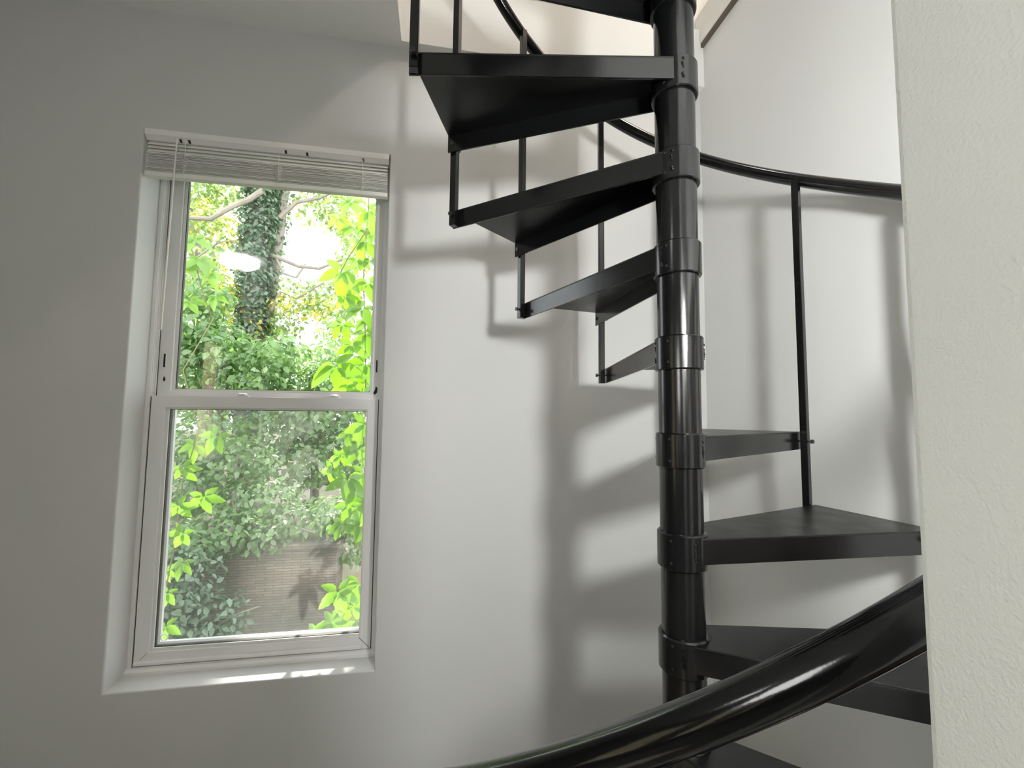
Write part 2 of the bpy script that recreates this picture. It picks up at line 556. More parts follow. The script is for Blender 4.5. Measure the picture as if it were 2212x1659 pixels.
# upper sash (outer track)
UX0, UX1, UZ0, UZ1 = FX0 + 0.016, FX1 - 0.030, E0 + 0.035, FZ1 - 0.02
us = obj('upper_sash', lambda bm: frame_ring(bm, (UX0, UX1, UZ0, UZ1), (UX0 + 0.048, UX1 - 0.036, UZ0 + 0.045, UZ1 - 0.05), Y + 0.152, Y + 0.182), M_VINYL, win, bevel=0.0015)
obj('glazing_bead', lambda bm: frame_ring(bm, (UX0 + 0.046, UX1 - 0.034, UZ0 + 0.043, UZ1 - 0.048), (UX0 + 0.058, UX1 - 0.044, UZ0 + 0.055, UZ1 - 0.06), Y + 0.163, Y + 0.180), M_VINYL, us)
obj('gasket', lambda bm: frame_ring(bm, (UX0 + 0.057, UX1 - 0.043, UZ0 + 0.054, UZ1 - 0.059), (UX0 + 0.0605, UX1 - 0.0455, UZ0 + 0.0565, UZ1 - 0.0615), Y + 0.166, Y + 0.178), M_GASKET, us)
obj('pane', lambda bm: box(bm, UX0 + 0.058, UX1 - 0.044, Y + 0.169, Y + 0.173, UZ0 + 0.055, UZ1 - 0.06), M_GLASS, us)
for x in (UX0 + 0.020, UX1 - 0.017):
    obj('tilt_latch_slot', lambda bm: box(bm, x - 0.003, x + 0.003, Y + 0.1508, Y + 0.1535, E0 + 0.175, E0 + 0.228), M_SLOT, us)
    obj('tilt_latch_plate', lambda bm: frame_ring(bm, (x - 0.007, x + 0.007, E0 + 0.168, E0 + 0.236), (x - 0.004, x + 0.004, E0 + 0.173, E0 + 0.231), Y + 0.1502, Y + 0.153), M_VINYL, us)
obj('paint_chip', lambda bm: prism(bm, [(UX0 + 0.022, 0), (UX0 + 0.028, 0.004), (UX0 + 0.027, 0.012), (UX0 + 0.022, 0.02), (UX0 + 0.020, 0.006)], 0, 0.002), M_SLOT, us,
    loc=(0, Y + 0.1519, E0 + 0.118), rot=(R(90), 0, 0))
obj('paint_chip', lambda bm: prism(bm, [(UX1 - 0.028, 0.0), (UX1 - 0.020, -0.006), (UX1 - 0.012, 0.004), (UX1 - 0.010, 0.022), (UX1 - 0.018, 0.030), (UX1 - 0.021, 0.016)], 0, 0.002), M_SLOT, us,
    loc=(0, Y + 0.1519, E0 + 0.085), rot=(R(90), 0, 0))
# dark gap beside the upper sash
obj('gap_seal', lambda bm: box(bm, UX0 - 0.002, UX0, Y + 0.1515, Y + 0.17, UZ0, UZ1), M_GASKET, win)
obj('gap_seal', lambda bm: box(bm, UX1, UX1 + 0.002, Y + 0.1515, Y + 0.17, UZ0, UZ1), M_GASKET, win)

# lower sash (inner track)
LX0, LX1, LZ0, LZ1 = FX0 + 0.018, FX1 - 0.032, FZ0 + 0.023, E0 + 0.060
ls = obj('lower_sash', lambda bm: frame_ring(bm, (LX0, LX1, LZ0, LZ1), (LX0 + 0.050, LX1 - 0.043, LZ0 + 0.047, LZ1 - 0.046), Y + 0.119, Y + 0.149), M_VINYL, win, bevel=0.0015)
obj('glazing_bead', lambda bm: frame_ring(bm, (LX0 + 0.048, LX1 - 0.041, LZ0 + 0.045, LZ1 - 0.044), (LX0 + 0.060, LX1 - 0.047, LZ0 + 0.058, LZ1 - 0.052), Y + 0.127, Y + 0.147), M_VINYL, ls)
obj('gasket', lambda bm: frame_ring(bm, (LX0 + 0.059, LX1 - 0.046, LZ0 + 0.057, LZ1 - 0.051), (LX0 + 0.0615, LX1 - 0.048, LZ0 + 0.060, LZ1 - 0.054), Y + 0.133, Y + 0.146), M_GASKET, ls)
obj('pane', lambda bm: box(bm, LX0 + 0.06, LX1 - 0.047, Y + 0.136, Y + 0.140, LZ0 + 0.058, LZ1 - 0.052), M_GLASS, ls)
obj('lift_rail', lambda bm: profile_x(bm, [(Y + 0.119, LZ0 + 0.004), (Y + 0.119, LZ0 + 0.020), (Y + 0.112, LZ0 + 0.020), (Y + 0.107, LZ0 + 0.015), (Y + 0.108, LZ0 + 0.006)], LX0 + 0.006, LX1 - 0.034), M_VINYL, ls)
for x in (-0.79, -0.44):
    lk = obj('sash_lock', lambda bm: box(bm, x - 0.034, x + 0.034, Y + 0.125, Y + 0.146, LZ1, LZ1 + 0.007), M_VINYL, ls, bevel=0.002)
    obj('lock_cam', lambda bm: lathe(bm, [(0.017, LZ1 + 0.007), (0.017, LZ1 + 0.012), (0.012, LZ1 + 0.015)], 20, x + 0.008, Y + 0.137), M_VINYL, lk, smooth=True)
obj('gap_seal', lambda bm: frame_ring(bm, (LX0 - 0.003, LX1 + 0.003, LZ0 - 0.003, LZ1 - 0.004), (LX0, LX1, LZ0, LZ1 - 0.006), Y + 0.1205, Y + 0.14), M_GASKET, win)
obj('corner_mitre', lambda bm: box(bm, -0.0008, 0.0008, Y + 0.1183, Y + 0.12, 0, 0.060), M_GASKET, ls, loc=(LX1 - 0.003, 0, LZ0 + 0.003), rot=(0, R(-45), 0))
obj('corner_mitre', lambda bm: box(bm, -0.0005, 0.0005, Y + 0.1183, Y + 0.12, 0, 0.060), M_GASKET, ls, loc=(LX0 + 0.003, 0, LZ0 + 0.003), rot=(0, R(45), 0))
# outer frame with insect screen in front of the lower half
scr = obj('screen_frame', lambda bm: frame_ring(bm, (FX0 + 0.012, FX1 - 0.02, FZ0 + 0.02, E0 + 0.06), (FX0 + 0.058, FX1 - 0.075, FZ0 + 0.066, E0 + 0.036), Y + 0.195, Y + 0.205), M_DIRTY, win)
obj('screen_inner_lip', lambda bm: frame_ring(bm, (FX0 + 0.056, FX1 - 0.073, FZ0 + 0.064, E0 + 0.038), (FX0 + 0.064, FX1 - 0.080, FZ0 + 0.072, E0 + 0.030), Y + 0.193, Y + 0.206), M_VINYL, scr)
obj('screen_mesh', lambda bm: box(bm, FX0 + 0.06, FX1 - 0.077, Y + 0.1995, Y + 0.200, FZ0 + 0.068, E0 + 0.034), M_SCREEN, scr)
for x in (FX0 + 0.078, FX1 - 0.088):
    def ring(bm):
        n = 20
        tube(bm, [(x + 0.012 * math.cos(2 * math.pi * k / n), Y + 0.192, FZ0 + 0.088 + 0.012 * math.sin(2 * math.pi * k / n)) for k in range(n + 1)], 0.0022, 6, False)
    obj('pull_ring', ring, M_VINYL, scr, smooth=True)
portal((0.5 * (WX0 + WX1), Y + 0.225, 0.5 * (WZ0 + WZ1)), (R(-90), 0, 0), WX1 - WX0, WZ1 - WZ0)


def plain_window(n, cx, cy, rz, w, z0, z1, label):
    """simple double-hung window standing in a wall, local x along the wall, local y outwards"""
    root = link(f'window_{n}', None, loc=(cx, cy, 0), rot=(0, 0, rz), kind='structure', label=label, cat='window')
    zm = 0.5 * (z0 + z1)
    obj('window_frame', lambda bm: frame_ring(bm, (-w / 2, w / 2, z0, z1), (-w / 2 + 0.03, w / 2 - 0.03, z0 + 0.03, z1 - 0.03), 0.06, 0.16), M_VINYL, root)
    for a, b, y in ((z0 + 0.03, zm + 0.03, 0.085), (zm - 0.01, z1 - 0.03, 0.118)):
        s = obj('sash', lambda bm: frame_ring(bm, (-w / 2 + 0.03, w / 2 - 0.03, a, b), (-w / 2 + 0.08, w / 2 - 0.08, a + 0.05, b - 0.045), y, y + 0.03), M_VINYL, root)
        obj('pane', lambda bm: box(bm, -w / 2 + 0.08, w / 2 - 0.08, y + 0.013, y + 0.017, a + 0.05, b - 0.045), M_GLASS, s)
    return root


for k, (a, b) in enumerate(LEFT_WINDOWS):
    plain_window(2 + k, LEFT_X, 0.5 * (a + b), R(90), b - a, EYE - 0.72, EYE + 1.02,
                 ('side window mirrored at the left of the lower pane', 'narrow side window mirrored as a pale strip in the lower pane', 'unseen side window added nearest the viewer for more daylight')[k])
    portal((LEFT_X - 0.19, 0.5 * (a + b), EYE + 0.15), (0, R(-90), 0), 1.74, b - a)

# ------------------------------------------------------------------ raised blind
bl = link('window_blind', None, loc=(0, 0, 0), label='white mini blind pulled up in a stack at the top of the tall window', cat='blind')
BX0, BX1 = WX0 + 0.004, WX1 - 0.004
BT = WZ1 + 0.001
hr = obj('headrail', lambda bm: profile_x(bm, [(Y - 0.004, BT), (Y + 0.040, BT), (Y + 0.040, BT - 0.034), (Y + 0.012, BT - 0.036), (Y + 0.001, BT - 0.026), (Y - 0.004, BT - 0.022)], BX0, BX1), M_BLIND, bl, bevel=0.001)
for x in (-0.995, -0.965, -0.62, -0.54, -0.325):
    obj('cord_slot', lambda bm: profile_x(bm, [(Y + 0.0005, BT - 0.0275), (Y + 0.010, BT - 0.0362), (Y + 0.0135, BT - 0.0352), (Y + 0.003, BT - 0.0262)], x - 0.004, x + 0.004), M_SLOT, hr)


def slat_fn(bm):
    n = 5
    w = 0.0125
    rows = []
    for k in range(n + 1):
        u = -1 + 2 * k / n
        yy = w * u
        zz = 0.0022 * (1 - u * u)
        rows.append([(BX0 + 0.006, yy, zz), (BX1 - 0.006, yy, zz)])
    top = [[bm.verts.new(p) for p in r] for r in rows]
    bot = [[bm.verts.new((p[0], p[1], p[2] - 0.0016)) for p in r] for r in rows]
    for k in range(n):
        bm.faces.new((top[k][0], top[k][1], top[k + 1][1], top[k + 1][0]))
        bm.faces.new((bot[k][0], bot[k + 1][0], bot[k + 1][1], bot[k][1]))
    for rr, s in ((0, 1), (n, -1)):
        bm.faces.new((top[rr][0], bot[rr][0], bot[rr][1], top[rr][1]))
    for c in (0, 1):
        for k in range(n):
            bm.faces.new((top[k][c], top[k + 1][c], bot[k + 1][c], bot[k][c]))


slat_me = mesh_of('slat', slat_fn, M_BLIND, True)
ztop = BT - 0.044
zs = [ztop - 0.000, ztop - 0.0138, ztop - 0.0276, ztop - 0.038]
for k in range(19):
    zs.append(ztop - 0.046 - 0.0036 * k)
for k, z in enumerate(zs):
    tilt = R(47) if k < 3 else (R(24) if k == 3 else R(random.uniform(-4, 8)))
    link('slat', slat_me, bl, loc=(random.uniform(-0.002, 0.002) if k > 2 else 0, Y + 0.017 + (random.uniform(-0.002, 0.002) if k > 3 else 0), z), rot=(tilt, 0, 0))
zb = zs[-1] - 0.006
obj('bottom_rail', lambda bm: box(bm, BX0 + 0.003, BX1 - 0.003, Y + 0.004, Y + 0.030, zb - 0.018, zb), M_BLIND, bl, bevel=0.003)
for x in (-0.975, -0.642, -0.325):
    def cord(bm):
        tube(bm, [(x, Y + 0.0005, ztop + 0.012), (x, Y + 0.0005, zb - 0.016)], 0.0012, 6)
        for j in range(14):
            z = ztop - 0.046 - 0.0048 * j
            tube(bm, [(x - 0.010 + random.uniform(-.004, .004), Y + 0.0025, z), (x, Y - 0.0015, z - 0.004), (x + 0.010 + random.uniform(-.004, .004), Y + 0.0025, z - 0.001)], 0.0014, 5)
    obj('ladder_cord', cord, M_CORD, bl, kind='stuff')
obj('tilt_wand', lambda bm: tube(bm, [(-1.000, Y - 0.008, BT - 0.03), (-1.002, Y - 0.010, BT - 0.2), (-1.010, Y - 0.010, EYE + 0.298)], [0.0030, 0.0034, 0.0036], 8), M_CORD, bl, smooth=True)

# ------------------------------------------------------------------ spiral staircase
SX, SY = 0.52486, 0.87422           # pole axis
RISE = 0.21
DA = 0.53329
A6 = 0.58464 - TH                    # angle of the baluster behind tread 6
NT = 15
RB, RRAIL, RAILH, RAILR = 0.5946, 0.6120, 0.9813, 0.0190
ROUT = 0.607
RP, RS = 0.0444, 0.0512


def ang(m):
    return A6 + (m - 6) * DA


stair = link('spiral_staircase', None, loc=(SX, SY, 0), label='black steel spiral staircase with wedge treads around a central pole', cat='staircase')
obj('center_pole', lambda bm: lathe(bm, [(RP, 0.0), (RP, EYE + 2.75)], 48), M_BLACK, stair, smooth=True)
obj('base_plate', lambda bm: lathe(bm, [(0.14, 0.0), (0.14, 0.010), (0.06, 0.012)], 40), M_BLACK, stair, smooth=True)

# one tread, local x along its middle line, z = 0 at the collar top
OFF = 0.0148
ha = DA / 2
C_F = Vector((ROUT * math.cos(-ha) - OFF * math.sin(-ha) * 0, ROUT * math.sin(-ha), 0))
uf = Vector((math.cos(-ha), math.sin(-ha), 0)); tf = Vector((-math.sin(-ha), math.cos(-ha), 0))
ub = Vector((math.cos(ha), math.sin(ha), 0)); tb = Vector((-math.sin(ha), math.cos(ha), 0))
PF = uf * ROUT + tf * OFF            # front outer corner
PB = ub * ROUT - tb * OFF            # back outer corner


def tangent_in(P, side):
    """foot of the line from P that passes the axis at the collar's flank"""
    d = 0.0475
    L = P.length
    phi = math.atan2(P.y, P.x) + side * math.acos(d / L)
    return Vector((d * math.cos(phi), d * math.sin(phi), 0))


IF = tangent_in(PF, -1)
IB = tangent_in(PB, 1)
PLT, PLB, FLB = -0.006, -0.0105, -0.0586


def plate_fn(bm):
    arc = []
    a0, a1 = math.atan2(IF.y, IF.x), math.atan2(IB.y, IB.x)
    prism(bm, [(IF.x, IF.y), (PF.x, PF.y), (PB.x, PB.y), (IB.x, IB.y)], PLB, PLT)


def flange_fn(I, P, inward):
    def fn(bm):
        dr = (P - I).normalized()
        nr = Vector((-dr.y, dr.x, 0)) * inward * 0.005
        a, b = I + dr * 0.0, P
        prism(bm, [(a.x, a.y), (b.x, b.y), (b.x + nr.x, b.y + nr.y), (a.x + nr.x, a.y + nr.y)], FLB, PLB + 0.0005)
    return fn


me_plate = mesh_of('tread', plate_fn, M_TREAD, False, 0.0015)
me_ff = mesh_of('front_flange', flange_fn(IF, PF, 1), M_BLACK, False, 0.0008)
me_bf = mesh_of('back_flange', flange_fn(IB, PB, -1), M_BLACK, False, 0.0008)
me_col = mesh_of('collar', lambda bm: lathe(bm, [(RP * 0.98, 0.0), (RS - 0.003, 0.0), (RS, -0.003), (RS, -0.0715), (RS - 0.002, -0.0737), (RP * 0.98, -0.0737)], 48, cap=False), M_BLACK, True)


def weld_fn(I):
    def fn(bm):
        d = I.normalized()
        for k in range(9):
            z = FLB + 0.004 + k * 0.0052
            p = I + Vector((random.uniform(-.0012, .0012), random.uniform(-.0012, .0012), 0))
            bmesh.ops.create_icosphere(bm, subdivisions=1, radius=random.uniform(0.0035, 0.005), matrix=Matrix.Translation((p.x, p.y, z)))
    return fn


me_wf = mesh_of('weld_bead', weld_fn(IF * 1.02), M_BLACK, True)
me_wb = mesh_of('weld_bead', weld_fn(IB * 1.02), M_BLACK, True)
me_screw = mesh_of('set_screw', lambda bm: tube(bm, [(RS - 0.002, 0, 0), (RS + 0.0008, 0, 0)], 0.0026, 10), M_STEEL, True)
me_newel = mesh_of('baluster', lambda bm: box(bm, -0.0095, 0.0095, -0.0095, 0.0095, 0.0, RAILH - 0.006), M_BLACK, False, 0.0015)
me_bal = mesh_of('baluster', lambda bm: box(bm, -0.0095, 0.0095, -0.0095, 0.0095, FLB - 0.001, RAILH - 0.006), M_BLACK, False, 0.0015)


def bolt_fn(bm):   # along local y, hex head on both ends
    for y0, y1, r in ((-0.0225, -0.0155, 0.0065), (-0.0155, 0.0155, 0.003), (0.0155, 0.021, 0.0065)):
        a = [bm.verts.new((r * math.cos(k * math.pi / 3), y0, r * math.sin(k * math.pi / 3))) for k in range(6)]
        b = [bm.verts.new((r * math.cos(k * math.pi / 3), y1, r * math.sin(k * math.pi / 3))) for k in range(6)]
        bm.faces.new(a); bm.faces.new(b[::-1])
        for k in range(6):
            bm.faces.new((a[k], b[k], b[(k + 1) % 6], a[(k + 1) % 6]))


me_bolt = mesh_of('bolt', bolt_fn, M_STEEL)

for m in range(1, NT + 1):
    t = link('tread', me_plate, stair, loc=(0, 0, RISE * m), rot=(0, 0, ang(m) - ha))
    link('collar', me_col, t)
    link('front_flange', me_ff, t)
    link('back_flange', me_bf, t)
    link('weld_bead', me_wf, t)
    link('weld_bead', me_wb, t)
    sa = R(214) - (ang(m) - ha)
    for z in (-0.013, -0.058):
        link('set_screw', me_screw, t, loc=(0, 0, z), rot=(0, 0, sa))
for m in range(0, NT + 1):
    a = ang(m)
    b = link('baluster', me_bal if m else me_newel, stair, loc=(RB * math.cos(a), RB * math.sin(a), RISE * m), rot=(0, 0, a))
    if m > 0:
        link('bolt', me_bolt, b, loc=(0, 0, -0.030))
    if m < NT:
        link('bolt', me_bolt, b, loc=(0, 0, RISE - 0.034))


def rail_fn(bm):
    pts = []
    n = 260
    for k in range(n + 1):
        mm = -0.15 + (NT + 0.3) * k / n
        a = ang(mm)
        pts.append((RRAIL * math.cos(a), RRAIL * math.sin(a), RISE * mm + RAILH))
    tube(bm, pts, RAILR, 28)


obj('handrail', rail_fn, M_RAIL, stair, smooth=True)


# landing plate at the top
def landing_fn(bm):
    a0, a1 = ang(NT) + 0.03, ang(NT + 1.6)
    prism(bm, [(0.05 * math.cos(a0), 0.05 * math.sin(a0)), (0.60 * math.cos(a0), 0.60 * math.sin(a0)), (0.66, -0.60), (0.62 * math.cos(a1), 0.62 * math.sin(a1)), (0.05 * math.cos(a1), 0.05 * math.sin(a1))], RISE * 16 - 0.05, RISE * 16)


obj('landing_plate', landing_fn, M_BLACK, stair)

# ------------------------------------------------------------------ lamps
lp = link('ceiling_lamp', None, loc=(-2.005, -0.77, CEIL), label='round white bowl ceiling lamp mirrored in the upper pane', cat='lamp')
obj('ceiling_pan', lambda bm: lathe(bm, [(0.11, 0.0), (0.11, -0.02), (0.09, -0.03)], 36), M_BRASS, lp, smooth=True)
obj('glass_bowl', lambda bm: lathe(bm, [(0.175, -0.028), (0.178, -0.040), (0.165, -0.065), (0.13, -0.088), (0.08, -0.102), (0.02, -0.107)], 40), emit_mat('lit_bowl_glass', WHITE, LAMP_ROOM), lp, smooth=True)
obj('finial', lambda bm: lathe(bm, [(0.02, -0.105), (0.03, -0.115), (0.028, -0.135), (0.012, -0.150)], 20), M_TRIM, lp, smooth=True)

PFX = EDGE_X + 0.075                  # passage face of the partition
SCX, SCY, SCZ = 0.537, -0.22, EYE + 0.36
M_GLOBE = emit_mat('lit_globe', WHITE, LAMP_SCONCE)


def globe_fn(bm):
    bmesh.ops.create_uvsphere(bm, u_segments=24, v_segments=14, radius=0.068, matrix=Matrix.Translation((SCX - PFX, 0, 0)))


for yy, lab in ((SCY, 'globe wall sconce in the passage close behind the textured partition end'),):
    sc_ = link('wall_sconce', None, loc=(PFX, yy, SCZ), label=lab, cat='lamp')
    obj('wall_plate', lambda bm: tube(bm, [(0, 0, -0.06), (0.012, 0, -0.06)], [0.040, 0.036], 28), M_BRASS, sc_, smooth=True)
    obj('arm', lambda bm: tube(bm, [(0.010, 0, -0.06), (0.05, 0, -0.085), (SCX - PFX, 0, -0.085), (SCX - PFX + 0.0005, 0, -0.066)], 0.006, 10), M_BRASS, sc_, smooth=True)
    obj('glass_globe', globe_fn, M_GLOBE, sc_, smooth=True)


fl = link('fill_lamp', None, loc=(-0.34, -0.40, 0), label='fill lamp with a lit drum shade, added behind the viewer', cat='lamp')  # added lamp, brightens the partition face from out of view
obj('base', lambda bm: lathe(bm, [(0.13, 0), (0.13, 0.018), (0.02, 0.03)], 32), M_BRASS, fl, smooth=True)
obj('pole', lambda bm: lathe(bm, [(0.010, 0.02), (0.010, EYE + 0.20)], 16), M_BRASS, fl, smooth=True)
obj('lamp_shade', lambda bm: lathe(bm, [(0.16, EYE + 0.06), (0.14, EYE + 0.32)], 40), emit_mat('lit_fill_shade', WHITE, LAMP_FILL), fl, smooth=True)


def bulb(name, loc, watts, col, radius):
    l = bpy.data.lights.new(name, 'POINT')
    l.energy = watts
    l.color = col
    l.shadow_soft_size = radius
    o = bpy.data.objects.new(name, l)
    COL.objects.link(o)
    o.location = loc
    return o



up = link('pendant_lamp', None, loc=(1.55, 0.75, UPC), label='warm pendant lamp hanging upstairs', cat='lamp')
obj('canopy', lambda bm: lathe(bm, [(0.06, 0), (0.06, -0.02), (0.015, -0.03)], 24), M_BRASS, up, smooth=True)
obj('cord', lambda bm: tube(bm, [(0, 0, -0.02), (0, 0, -0.78)], 0.004, 8), M_SLOT, up)
obj('open_shade', lambda bm: lathe(bm, [(0.03, -0.78), (0.14, -0.86), (0.19, -0.98)], 32, cap=False), M_TRIM, up, smooth=True)
bulb('pendant_bulb', (1.55, 0.75, UPC - 1.02), LAMP_UP, WARM, 0.16)

u2 = link('flush_lamp', None, loc=(0.15, 0.35, UPC), label='round flush lamp on the upstairs ceiling above the stair', cat='lamp')
obj('ceiling_pan', lambda bm: lathe(bm, [(0.12, 0.0), (0.12, -0.02), (0.10, -0.03)], 36), M_BRASS, u2, smooth=True)
obj('glass_bowl', lambda bm: lathe(bm, [(0.19, -0.028), (0.19, -0.045), (0.16, -0.075), (0.10, -0.098), (0.02, -0.107)], 40), emit_mat('lit_flush_glass', WARM2, LAMP_FLUSH), u2, smooth=True)

# ------------------------------------------------------------------ garden
GZ = EYE - 2.45
obj('ground', lambda bm: box(bm, -40, 40, WALL_Y + 0.235, 60, GZ - 0.2, GZ), M_GROUND, kind='structure', label='shaded garden soil outside', cat='ground')
obj('ground', lambda bm: box(bm, -40, 40, -40, BACK_Y - 0.2, GZ - 0.2, GZ), paint('pale_paving', (0.3, 0.29, 0.27), 0.9, 0.2, 6, 0.1), kind='structure', label='pale paving behind the house', cat='ground')

wl = link('garden_wall', None, loc=(-1.7, 3.75, GZ), label='weathered brown garden wall with thin courses below the trees', cat='wall')
obj('wall_body', lambda bm: box(bm, -1.2, 0.92, 0, 0.25, 0, 1.36), M_BRICK, wl)
obj('wall_coping', lambda bm: box(bm, -1.22, 0.94, -0.02, 0.27, 1.36, 1.40), M_BRICK, wl, bevel=0.006)
ts = link('tan_shed', None, loc=(-0.72, 4.3, GZ), label='tan boarded shed corner beside the brown garden wall', cat='shed')
for k in range(6):
    obj('board', lambda bm: box(bm, k * 0.145, k * 0.145 + 0.14, 0, 0.03, 0, 1.42 - 0.0 * k), M_TAN, ts, bevel=0.003)
obj('barge_board', lambda bm: prism(bm, [(-0.03, 1.36), (0.30, 1.62), (0.88, 1.62), (0.88, 1.36)], 0.0, 0.05), M_TAN, ts, rot=(R(90), 0, 0), loc=(0, 0.03, 0))

hs = link('neighbour_house', None, loc=(-6.2, -12.0, GZ), label='tan clapboard house mirrored in the lower pane', cat='house')
obj('wall_core', lambda bm: box(bm, -0.4, 0, 0, 12.0, 0, 6), M_SIDING, hs)
cl_me = mesh_of('clapboard', lambda bm: profile_x(bm, [(0, 0), (0.022, 0), (0.004, 0.2), (0, 0.2)], -12.0, 0), M_SIDING)
for k in range(28):
    link('clapboard', cl_me, hs, loc=(0, 0, 0.2 * k), rot=(0, 0, R(-90)))


# ------------------------------------------------------------------ foliage
def leaf_cloud(pos, nrm, size, seed, aspect=0.62, fold=0.25, droop=0.5):
    """pos (n,3), nrm (n,3) rough facing, size (n,) -> vertices, faces of small folded pointed leaves"""
    g = np.random.default_rng(seed)
    n = len(pos)
    nr = nrm + g.normal(0, 0.55, (n, 3))
    nr /= np.linalg.norm(nr, axis=1)[:, None]
    t = g.normal(0, 1, (n, 3)); t[:, 2] -= droop * 2
    t -= (t * nr).sum(1)[:, None] * nr
    t /= np.linalg.norm(t, axis=1)[:, None]
    b = np.cross(nr, t)
    L = size[:, None]
    W = L * aspect * 0.5
    up = nr * W * fold
    v0 = pos
    v1 = pos + t * L * 0.30 + b * W * 0.92 + up
    v2 = pos + t * L * 0.30 - b * W * 0.92 + up
    v3 = pos + t * L * 0.66 + b * W * 0.72 + up
    v4 = pos + t * L * 0.66 - b * W * 0.72 + up
    v5 = pos + t * L - nr * L * 0.06
    vm = pos + t * L * 0.45
    V = np.stack([v0, v1, v2, v3, v4, v5, vm], 1).reshape(-1, 3)
    base = (np.arange(n) * 7)[:, None]
    F = np.concatenate([base + np.array([0, 6, 1]), base + np.array([0, 2, 6]), base + np.array([1, 6, 3]), base + np.array([2, 4, 6]),
                        base + np.array([6, 5, 3]), base + np.array([6, 4, 5])])
    return V, F


def np_mesh(name, V, F, mat):
    me = bpy.data.meshes.new(name)
    me.vertices.add(len(V)); me.vertices.foreach_set('co', np.ascontiguousarray(V, dtype=np.float32).ravel())
    me.loops.add(F.size); me.loops.foreach_set('vertex_index', np.ascontiguousarray(F, dtype=np.int32).ravel())
    me.polygons.add(len(F))
    me.polygons.foreach_set('loop_start', np.arange(len(F), dtype=np.int32) * 3)
    me.polygons.foreach_set('loop_total', np.full(len(F), 3, dtype=np.int32))
    me.update(calc_edges=True)
    me.materials.append(mat)
    return me


def blob(c, r, n, g):
    """n points in an ellipsoid shell with outward directions"""
    d = g.normal(0, 1, (n, 3)); d /= np.linalg.norm(d, axis=1)[:, None]
    rad = g.uniform(0.35, 1.0, n) ** 0.6
    return np.array(c) + d * rad[:, None] * np.array(r), d


def foliage(parent, name, blobs, size, mat, seed, org, up=0.6):
    g = np.random.default_rng(seed)
    P, N = [], []
    size = (size[0] * 0.62, size[1] * 0.68)      # many small leaves
    for c, r, n in blobs:
        p, d = blob(c, r, int(n * 2.2), g)
        P.append(p); N.append(d)
    P = np.concatenate(P); N = np.concatenate(N)
    N[:, 2] += up
    s = g.uniform(size[0], size[1], len(P))
    V, F = leaf_cloud(P - np.array(org), N, s, seed + 1)
    return link(name, np_mesh(name, V, F, mat), parent, kind='stuff')


def wiggle(p0, p1, n, amp, g):
    p0, p1 = np.array(p0, float), np.array(p1, float)
    out = []
    off = np.zeros(3)
    for k in range(n + 1):
        f = k / n
        off = off * 0.7 + g.normal(0, amp, 3)
        out.append(tuple(p0 * (1 - f) + p1 * f + off * (1 if 0 < k < n else 0)))
    return out


E = EYE
g1 = np.random.default_rng(5)


def at(px, py, y):
    """room point seen at offset px,py of the photograph's principal ray, on the plane y (design aid for the garden)"""
    X = (px - 1106) / FPX; U = -(py - 829.5) / FPX
    v = _fw + _r * X + _up * U
    return tuple(Vector((0, 0, EYE)) + v * (y / v.y))


def tree(name, label, base_y, trunk_pts, rad, branches, fols, cat='tree'):
    org = (trunk_pts[0][0], trunk_pts[0][1], GZ)
    root = link(name, None, loc=org, label=label, cat=cat)
    o = np.array(org)
    sub = [tuple(np.array(p) - o) for p in trunk_pts]
    obj('trunk', lambda bm: tube(bm, sub, rad, 12), M_BARK, root, smooth=True)
    for pts, r0, r1 in branches:
        q = [tuple(np.array(p) - o) for p in pts]
        obj('branch', lambda bm: tube(bm, q, list(np.linspace(r0, r1, len(q))), 8), M_BRANCH, root, smooth=True)
    for i, (blobs, size, mat, seed) in enumerate(fols):
        foliage(root, 'foliage', blobs, size, mat, seed, org)
    return root


def blobs_px(lst):
    """(px,py,depth y, radius x, radius y, radius z, count)"""
    return [(at(a, b, y), (rx, ry, rz), n) for a, b, y, rx, ry, rz, n in lst]


# main tree, ivy-grown trunk that leans right as it rises
TY = 8.0
tp = [(*at(540, 1000, TY)[:2], GZ), at(536, 900, TY), at(540, 760, TY), at(548, 640, TY), at(556, 520, TY), at(566, 420, TY), at(574, 340, TY), at(590, 200, TY)]
t2 = [at(552, 770, TY + .2), at(575, 690, TY + .2), at(590, 590, TY + .2), at(603, 500, TY + .2), at(612, 430, TY + .2), at(640, 330, TY + .2)]
brs = [
    (t2, 0.14, 0.07),
    ([at(574, 380, TY), at(566, 412, TY - .25), at(540, 430, TY - .4), at(500, 447, TY - .5), at(455, 473, TY - .6), at(400, 470, TY - .6)], 0.055, 0.035),
    ([at(575, 548, TY), at(610, 560, TY), at(645, 575, TY), at(690, 580, TY), at(740, 560, TY)], 0.045, 0.02),
    ([at(604, 470, TY), at(640, 437, TY), at(690, 428, TY), at(740, 405, TY)], 0.045, 0.02),
    ([at(598, 560, TY), at(612, 590, TY), at(640, 600, TY), at(660, 570, TY)], 0.03, 0.015),
    ([at(580, 680, TY), at(606, 630, TY), at(640, 645, TY), at(700, 610, TY)], 0.035, 0.015),
    ([at(545, 540, TY), at(500, 520, TY), at(470, 525, TY), at(420, 560, TY)], 0.03, 0.015),
]
ivy = []
for k in range(40):
    f = k / 39
    i = f * 5.999
    j = int(i)
    p = np.array(tp[1 + j]) * (1 - (i - j)) + np.array(tp[min(2 + j, 7)]) * (i - j)
    ivy.append((tuple(p), (0.32, 0.32, 0.30), 120))
for k in range(14):
    i = k / 13 * 4.99
    j = int(i)
    p = np.array(t2[j]) * (1 - (i - j)) + np.array(t2[j + 1]) * (i - j)
    ivy.append((tuple(p), (0.15, 0.15, 0.26), 16))
